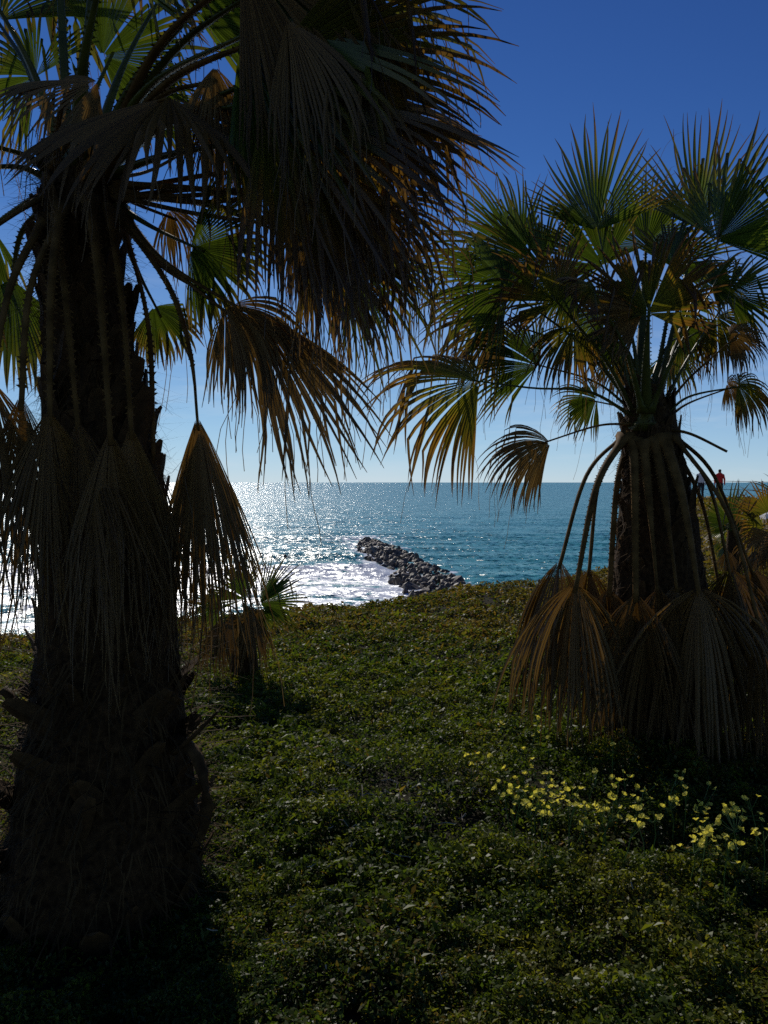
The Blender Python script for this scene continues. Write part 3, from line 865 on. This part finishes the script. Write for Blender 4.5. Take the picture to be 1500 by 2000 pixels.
# hanging dead fans, the skirt
for (b, m1, h, tp, sp_, mt, r0) in (
        ((1218, 850, 4.65), (1145, 930, 4.55), (1093, 1095, 4.5), (1062, 1390, 4.45), 80, 'greydead', .013),
        ((1222, 850, 4.6), (1165, 950, 4.4), (1122, 1142, 4.3), (1120, 1420, 4.22), 120, 'dead', .022),
        ((1228, 858, 4.65), (1172, 935, 4.7), (1150, 1110, 4.7), (1140, 1400, 4.6), 90, 'greydead', .014),
        ((1236, 858, 4.58), (1240, 960, 4.4), (1243, 1160, 4.33), (1225, 1440, 4.27), 90, 'greydead', .020),
        ((1256, 862, 4.55), (1268, 980, 4.4), (1285, 1150, 4.36), (1290, 1440, 4.3), 90, 'greydead', .020),
        ((1280, 858, 4.55), (1300, 980, 4.38), (1322, 1140, 4.33), (1330, 1420, 4.3), 84, 'greydead', .022),
        ((1296, 852, 4.55), (1335, 980, 4.32), (1365, 1148, 4.2), (1388, 1490, 4.1), 125, 'dead', .026),
        ((1310, 850, 4.65), (1385, 950, 4.55), (1425, 1110, 4.5), (1460, 1400, 4.4), 100, 'greydead', .014),
        ((1312, 846, 4.7), (1395, 930, 4.75), (1470, 1110, 4.7), (1500, 1400, 4.6), 100, 'greydead', .014),
        ((1224, 868, 4.8), (1204, 960, 4.62), (1190, 1150, 4.55), (1180, 1430, 4.45), 90, 'greydead', .014),
        ((1310, 860, 4.8), (1370, 980, 4.85), (1405, 1140, 4.85), (1430, 1420, 4.75), 90, 'dead', .014),
        ((1290, 850, 5.0), (1330, 960, 5.15), (1350, 1130, 5.2), (1360, 1380, 5.2), 90, 'greydead', .014),
        ((1245, 850, 5.0), (1225, 960, 5.15), (1210, 1130, 5.2), (1200, 1380, 5.2), 90, 'greydead', .014),
        ((1316, 850, 4.55), (1420, 1000, 4.3), (1480, 1200, 4.2), (1510, 1480, 4.1), 90, 'greydead', .014)):
    fr(b, [m1], h, (h[0] + (tp[0] - h[0]) * 1.2, h[1] + (tp[1] - h[1]) * 1.22, tp[2]), mt, spread=sp_ * 1.3, nseg=58, split=.42, droop=.95, tipd=.5, k=.0, r0=r0 * 1.45, r1=.017, fil=10, ragged=.3, cup=.25, brk=.2, shrink=.12, miss=.10, wave=.4)


# ---- young palms
def young(px, py, Y, label, fans, skirt, seed):
    B = at(px, py, Y); B.z = gz(B.x, B.y)
    p = empty('young_palm', B); tag(p, label, 'palm tree', 'young fan palms')
    top = None
    mb = MB()
    T0 = B + Vector((0, 0, fans[0][4]))
    pth = catmull([B - Vector((0, 0, .1)), B.lerp(T0, .5), T0], 10)
    mb.tube(pth, list(np.linspace(.13, .07, 11)), 12)
    mb.build('trunk', M['bark'], p, True)
    for i, (hx, hy, tx, ty, _, mat, sp_, dr) in enumerate(fans):
        H = at(hx, hy, Y + random.uniform(-.2, .2)); T = at(tx, ty, Y + random.uniform(-.3, .3))
        fm = fan_mesh(H, T, seed=seed + i, spread=sp_, nseg=32, split=.42, droop=dr, tipd=.4 + dr, k=.2, fil=2).build('frond', M[mat], p)
        mid = T0.lerp(H, .5) + Vector((0, 0, .06))
        pm = petiole_mesh([T0, mid, H + (T - H).normalized() * .03], .014, .007, seed + i).mesh('petiole', True)
        pm.materials.append(M['petiole'])
        po = bpy.data.objects.new('petiole', pm); col.objects.link(po); po.parent = fm
    for i, (hx, hy, tx, ty, sp_) in enumerate(skirt):
        H = at(hx, hy, Y - .2); T = at(tx, ty, Y - .25)
        fan_mesh(H, T, seed=seed + 50 + i, spread=sp_, nseg=30, split=.45, droop=.4, tipd=.3, k=0, fil=4, ragged=.25).build('frond', M['greydead'], p)


young(478, 1335, 6.2, 'low young palm with one stiff green fan against the surf', [
    (508, 1178, 605, 1128, .5, 'live', 150, .0), (480, 1170, 420, 1090, .5, 'live', 150, .05),
    (430, 1190, 345, 1180, .5, 'live', 170, .1), (505, 1195, 560, 1230, .5, 'live', 120, .3),
    (490, 1190, 500, 1240, .5, 'dead', 150, .5)],
    [(490, 1195, 500, 1330, 90), (455, 1195, 450, 1335, 90), (425, 1215, 410, 1330, 80)], 900)
young(1430, 1135, 12.5, 'small green palm on the headland right of the short palm trunk', [
    (1425, 1020, 1395, 940, 1.0, 'live', 200, .05), (1420, 1035, 1375, 1010, 1.0, 'live', 190, .2),
    (1435, 1040, 1470, 1000, 1.0, 'live', 190, .2), (1425, 1060, 1410, 1120, 1.0, 'live', 170, .6)],
    [(1420, 1075, 1425, 1130, 110), (1445, 1080, 1450, 1130, 110)], 940)
young(1530, 1130, 11.0, 'yellow-fanned palm cut off by the right edge of the picture', [
    (1500, 1000, 1470, 935, 1.1, 'ageing', 200, .05), (1490, 1030, 1430, 1010, 1.1, 'ageing', 190, .15),
    (1540, 990, 1560, 900, 1.1, 'live', 180, .1), (1500, 1040, 1440, 1080, 1.1, 'dead', 170, .4)],
    [(1505, 1060, 1500, 1130, 120), (1475, 1075, 1470, 1140, 100)], 980)


# ------------------------------------------------------------------ ground cover (uncountable: stuff)
def cover(N, y0, y1, pw, usp, ubias, size, name, label, xf=None, dryness=0.):
    q = rng.random(N)
    e = 1 - pw
    Y = (y0 ** e + q * (y1 ** e - y0 ** e)) ** (1 / e)
    X = (rng.random(N) * 2 - 1) * usp * (Y + .6) + ubias * Y
    ed = np.interp(X, EX, EY)
    keep = Y < ed + 1.6
    X, Y = X[keep], Y[keep]
    patch = fbm(X * 1.1, Y * 1.1, 51); fine = fbm(X * 5, Y * 5, 61, 3)
    thin = fbm(X * .8 + 9, Y * .8, 71)
    keep = (fine * .7 + patch * .5 > .36 + .3 * rng.random(len(X)) * (thin > .58))
    bare = np.exp(-((X - .05) / .34) ** 2 - ((Y - 3.75) / .30) ** 2) + .7 * np.exp(-((X - .75) / .3) ** 2 - ((Y - 2.6) / .2) ** 2)
    keep &= rng.random(len(X)) > bare * .75
    X, Y, patch, fine = X[keep], Y[keep], patch[keep], fine[keep]
    n = len(X)
    tuft = fbm(X * 11, Y * 11, 81, 2)
    hgt = (.025 + .11 * np.clip(fine - .3, 0, 1) + .08 * np.clip(tuft - .38, 0, 1) + .05 * np.clip(patch - .4, 0, 1)) * (1 + .03 * np.clip(Y - 4, 0, 8))
    fl = np.exp(-(((X - .23 * Y * 1.0 - .0) / 1.0) ** 2)) * np.exp(-((Y - 3.9) / .55) ** 2)
    hgt = hgt * (1 + .9 * fl)
    Zb = ground(X, Y)
    P = np.stack([X, Y, Zb + hgt * np.sqrt(rng.random(n))], -1)
    sz = size * (Y / 2.5) ** .72 * rng.uniform(.55, 1.45, n)
    broad = (vnoise(X * 3.1 + 7, Y * 3.1, 41) > .62) & (rng.random(n) < .30)
    sz = np.where(broad, sz * 1.4, sz)
    P[:, 2] += np.where(broad, .02, 0)
    az = rng.random(n) * 2 * np.pi
    tilt = np.abs(rng.normal(0, .55, n)) + .1
    d = np.stack([np.cos(az) * np.cos(tilt), np.sin(az) * np.cos(tilt), np.sin(tilt) * np.sign(rng.random(n) - .3)], -1)
    upv = np.stack([rng.normal(0, .35, n), rng.normal(0, .35, n), np.ones(n)], -1)
    s = np.cross(d, upv); s /= np.linalg.norm(s, axis=1, keepdims=True)
    nn = np.cross(s, d)
    asp = np.where(rng.random(n) < .16, .16, rng.uniform(.34, .55, n))
    ln = np.where(asp < .2, sz * 2.6, sz)
    a = P - d * ln[:, None] * .5
    b = P + s * (ln * asp)[:, None] + nn * (ln * .12)[:, None]
    c = P + d * ln[:, None] * .5
    e_ = P - s * (ln * asp)[:, None] + nn * (ln * .12)[:, None]
    V = np.stack([a, b, c, e_], 1).reshape(-1, 3)
    Q = np.arange(n * 4).reshape(n, 4)
    tone = np.clip(rng.random(n) * .45 + (patch - .3) * .8 + (vnoise(X * 6, Y * 6, 33) - .5) * .7 + .1, 0, 1)
    dry = fbm(X * .45 + 4, Y * .45, 91)
    dprob = np.clip((dry - .52) * 3.0, 0, .7) + .04 + .5 * sstep(5.5, 9.5, Y) + dryness
    dr = (rng.random(n) < dprob) * rng.uniform(.5, 1, n)
    me = np_mesh(name, V, Q, {'rnd': ('FACE', tone), 'dry': ('FACE', dr)})
    o = link(name, me, M['cover']); tag(o, label, None, None, 'stuff')
    o['category'] = 'ground cover'
    return n


cover(900000, 1.75, 14, 1.1, .66, 0, .0106, 'ground_cover', 'low dense green herbs covering the whole clifftop')
cover(26000, 13, 46, 1.3, .22, .5, .018, 'dry_turf', 'sparse dry turf on the sandy headland at right', dryness=.35)

# pale twigs and litter lying in the herbs
lt = MB()
for i in range(150):
    px = random.gauss(760, 90); py = random.gauss(1600, 45)
    if i > 70: px = random.uniform(420, 1300); py = random.uniform(1320, 1980)
    Y = 1.55 * F / (py - 942)
    p = at(px, py, Y); p.z = gz(p.x, p.y) + random.uniform(.04, .12)
    an = random.uniform(0, 6.28); ln = random.uniform(.02, .10) * (1 if i < 70 else .5)
    d = Vector((math.cos(an), math.sin(an), random.uniform(-.2, .3)))
    pts = [p, p + d * ln * .5 + Vector((0, 0, random.uniform(-.01, .02))), p + d * ln]
    lt.tube(pts, [.0018, .0022, .001], 4)
lo_ = lt.build('leaf_litter', M['twig']); tag(lo_, 'scattered pale twigs and litter lying among the green herbs', 'litter', None, 'stuff')


# ------------------------------------------------------------------ yellow flowers
def flower_mesh(seed):
    r = random.Random(seed); mb = MB()
    for k in range(5):
        an = k * 2 * math.pi / 5 + r.uniform(-.1, .1)
        d = Vector((math.cos(an), math.sin(an), 0)); s = Vector((-math.sin(an), math.cos(an), 0))
        op = r.uniform(.3, .8)
        a = mb.add((0, 0, 0)); prof = [(.35, .16, .30), (.8, .40, .62), (1.0, .26, .72)]
        last = None
        for (u, wv, z) in prof:
            p = d * u * (.55 + .45 * op) + Vector((0, 0, z * (1.1 - .6 * op)))
            cur = (mb.add(p - s * wv), mb.add(p + s * wv))
            if last is None: mb.f.append((a, cur[0], cur[1]))
            else: mb.f.append((last[0], last[1], cur[1], cur[0]))
            last = cur
    me = mb.mesh('flower'); me.materials.append(M['petal'])
    return me


flowers = [flower_mesh(i) for i in range(5)]
spots = [(911, 1476, 1), (934, 1473, 1), (957, 1477, 1), (921, 1492, 1), (980, 1419, 2), (1051, 1411, 2), (1051, 1440, 2), (1023, 1463, 1), (1041, 1489, 2), (1072, 1506, 2),
         (986, 1500, 1), (1025, 1512, 1), (1006, 1520, 1), (985, 1535, 2), (1012, 1547, 4), (1067, 1536, 6), (1110, 1545, 7), (1034, 1584, 6), (1049, 1562, 3), (1077, 1562, 6),
         (1015, 1570, 2), (1121, 1573, 3), (1147, 1574, 4), (1171, 1583, 3), (1197, 1583, 4), (1147, 1602, 2), (1056, 1599, 2), (1253, 1562, 4), (1277, 1586, 4), (1240, 1592, 3),
         (1307, 1564, 4), (1369, 1575, 7), (1372, 1612, 5), (1433, 1606, 10), (1426, 1586, 6), (1359, 1649, 6), (1422, 1655, 4), (1235, 1622, 2), (1381, 1627, 3), (1491, 1624, 3),
         (1439, 1641, 2), (1205, 1554, 4), (1218, 1521, 3), (1322, 1518, 2), (1257, 1539, 3), (1166, 1521, 2), (1197, 1456, 1), (1463, 1562, 2), (1340, 1545, 2), (1378, 1640, 4)]
BIG = {33: 'largest yellow flower cluster, at the right edge under the skirted palm', 16: 'dense yellow flower cluster in the middle of the flower patch',
       31: 'bright yellow cluster topmost of the group at lower right', 35: 'lowest flat cluster of yellow flowers, at lower right'}
rf = random.Random(12)
ORD = 'leftmost second third fourth fifth sixth seventh eighth ninth tenth eleventh twelfth thirteenth fourteenth fifteenth'.split()


def zone(px, py):
    if px < 1000: return 'small yellow flowers on the left fringe of the patch'
    if px < 1130 and py < 1525: return 'sparse yellow flowers near the hanging dead fan'
    if px < 1160: return 'yellow flower clusters in the bright middle of the patch'
    if px < 1330: return 'yellow flower clusters in the row below the skirted palm'
    return 'yellow flower clusters at the right end of the patch'


def flower_label(i):
    if i in BIG: return BIG[i]
    z_ = zone(*spots[i][:2])
    same = sorted(j for j in range(len(spots)) if j not in BIG and zone(*spots[j][:2]) == z_)
    same.sort(key=lambda j: spots[j][:2])
    o_ = ORD[same.index(i)]
    return o_ + (' of the ' if o_ == 'leftmost' else ' from left of the ') + z_


for i, (px, py, k) in enumerate(spots):
    h = rf.uniform(.20, .32)
    Y = (EYE - h) * F / (py - 942)
    top = at(px, py, Y)
    gx0, gy0 = top.x + rf.uniform(-.05, .05), top.y + rf.uniform(-.03, .08)
    B = Vector((gx0, gy0, gz(gx0, gy0)))
    p = empty('flowering_plant', B)
    lab = flower_label(i)
    tag(p, lab, 'flower', 'yellow flowers below the short palm')
    mb = MB(); tip_ = top - B
    mb.tube([Vector((0, 0, -.02)), tip_ * .5 + Vector((rf.uniform(-.02, .02), 0, .02)), tip_], [.0022, .002, .0015], 5)
    st = mb.build('stem', M['stem'], p); st.location = (0, 0, 0)
    for j in range(int(k * 1.5 + .5)):
        rad_ = .010 + .0075 * k ** .75
        off = Vector((rf.gauss(0, 1), rf.gauss(0, 1), rf.gauss(0, .7))) * rad_ if k > 1 else Vector((0, 0, 0))
        o = bpy.data.objects.new('flower', rf.choice(flowers)); col.objects.link(o); o.parent = p
        o.location = tip_ + off
        o.rotation_euler = (rf.uniform(-.3, 1.2), rf.uniform(-.6, .6), rf.uniform(0, 6.3))
        s_ = rf.uniform(.0125, .018); o.scale = (s_, s_, s_)
        if k > 1:
            mb = MB(); mb.tube([tip_ * .82, tip_ * .9 + off * .5, tip_ + off], [.0012, .001, .001], 4)
            q_ = mb.build('flower_stalk', M['stem'], p); q_.location = (0, 0, 0)


# ------------------------------------------------------------------ headland: path, railing, low wall
pv = []; pf = []
for i, x in enumerate(np.linspace(16.5, 60, 60)):
    for y in (38.6, 41.0):
        pv.append((x, y, gz(x, y) + .03))
    if i: pf.append((2 * i - 2, 2 * i, 2 * i + 1, 2 * i - 1))
pm = bpy.data.meshes.new('path'); pm.from_pydata(pv, [], pf); pm.update()
tag(link('path', pm, M['path']), kind='structure')
rl = empty('railing', (17, 41.6, gz(17, 41.6)))
tag(rl, 'thin grey railing along the headland edge behind the walkers', 'railing')
prev = None
for i in range(14):
    x = 16.6 + i * 1.3; z = gz(x, 41.6)
    mb = MB(); mb.tube([Vector((x, 41.6, z - .1)), Vector((x, 41.6, z + .6)), Vector((x, 41.6, z + 1.1))], [.028] * 3, 6)
    mb.build('post', M['rail'], rl)
    for j, hh in enumerate((1.05, .6)):
        if prev:
            mb = MB(); mb.tube([Vector((prev[0], 41.6, prev[1] + hh)), Vector((x, 41.6, z + hh))], [.014, .014], 5); mb.build('rail', M['rail'], rl)
    prev = (x, z)
bm = bmesh.new(); bmesh.ops.create_cube(bm, size=1)
bmesh.ops.scale(bm, vec=(9, 1.6, .35), verts=bm.verts); bmesh.ops.bevel(bm, geom=bm.edges[:], offset=.03, segments=2, affect='EDGES')
wm = bpy.data.meshes.new('low_wall'); bm.to_mesh(wm); bm.free()
wl = link('low_wall', wm, M['whitewall']); wl.location = (17.3, 26.5, gz(14, 26.5) + .05)
tag(wl, 'low white wall on the headland at the right edge', 'wall')


# ------------------------------------------------------------------ people (small, far off)
def person(name, loc, rz, joints, edges, zones, label, cut=None):
    me = bpy.data.meshes.new('body')
    me.from_pydata([j[:3] for j in joints], edges, [])
    o = bpy.data.objects.new('tmp', me); col.objects.link(o)
    sk = o.modifiers.new('s', 'SKIN'); sk.use_smooth_shade = True
    o.modifiers.new('d', 'SUBSURF').levels = 2
    for i, j in enumerate(joints):
        me.skin_vertices[0].data[i].radius = (j[3], j[4])
    me.skin_vertices[0].data[0].use_root = True
    dg = bpy.context.evaluated_depsgraph_get()
    fin = bpy.data.meshes.new_from_object(o.evaluated_get(dg))
    bpy.data.objects.remove(o)
    names = []
    fin.materials.clear()
    for pgn in fin.polygons:
        mt = zones(pgn.center)
        if mt not in names:
            names.append(mt); fin.materials.append(M[mt])
        pgn.material_index = names.index(mt)
    ob = bpy.data.objects.new(name, fin); col.objects.link(ob)
    ob.location = loc; ob.rotation_euler = (0, 0, rz)
    tag(ob, label, 'person')
    return ob


J = [(0, 0, .95, .15, .11), (0, .01, 1.15, .14, .10), (0, .01, 1.36, .15, .10), (0, 0, 1.49, .055, .055), (0, -.02, 1.58, .085, .09), (0, -.02, 1.68, .085, .10),
     (.17, .01, 1.37, .06, .06), (.24, .02, 1.14, .048, .048), (.24, -.08, .92, .035, .035), (.245, -.11, .83, .035, .02),
     (-.17, .01, 1.37, .06, .06), (-.24, .03, 1.14, .048, .048), (-.23, -.04, .92, .035, .035), (-.235, -.06, .83, .035, .02),
     (.09, 0, .86, .09, .10), (.10, -.10, .48, .06, .065), (.10, .02, .09, .04, .045), (.10, -.13, .04, .04, .03),
     (-.09, 0, .86, .09, .10), (-.10, .04, .48, .06, .065), (-.10, .20, .12, .04, .045), (-.10, .08, .04, .04, .03)]
ED = [(0, 1), (1, 2), (2, 3), (3, 4), (4, 5), (2, 6), (6, 7), (7, 8), (8, 9), (2, 10), (10, 11), (11, 12), (12, 13), (0, 14), (14, 15), (15, 16), (16, 17), (0, 18), (18, 19), (19, 20), (20, 21)]


def zones_for(top, bottom, bare):
    def z_(c):
        if c.z > 1.64 or (c.z > 1.52 and c.y > .0): return 'hair'
        if c.z > 1.47: return 'skin'
        if abs(c.x) > .17 and c.z < .90: return 'skin'
        if c.z > .96 or abs(c.x) > .19: return top
        if c.z > .55: return bottom
        if c.z < .07: return 'black'
        return 'skin' if bare else bottom
    return z_


for (px, Yp, rz, top, bot, bare, lab) in ((1405, 40, R(150), 'red', 'black', True, 'person in a red jacket walking on the headland path'),
                                          (1369, 39.5, R(-40), 'white', 'black', False, 'person in a pale top half hidden by the palm trunk')):
    x = (px - 750) / F * Yp
    person('person', (x, Yp, gz(x, Yp) + .03), rz, J, ED, zones_for(top, bot, bare), lab)
sp_ = at(557, 1092, 101)
person('person', (sp_.x, 101, SEA - 1.02), R(30), J, ED, lambda c: 'hair' if c.z > 1.64 else ('skin' if c.z > 1.5 else 'black'), 'dark figure standing waist deep in the surf')
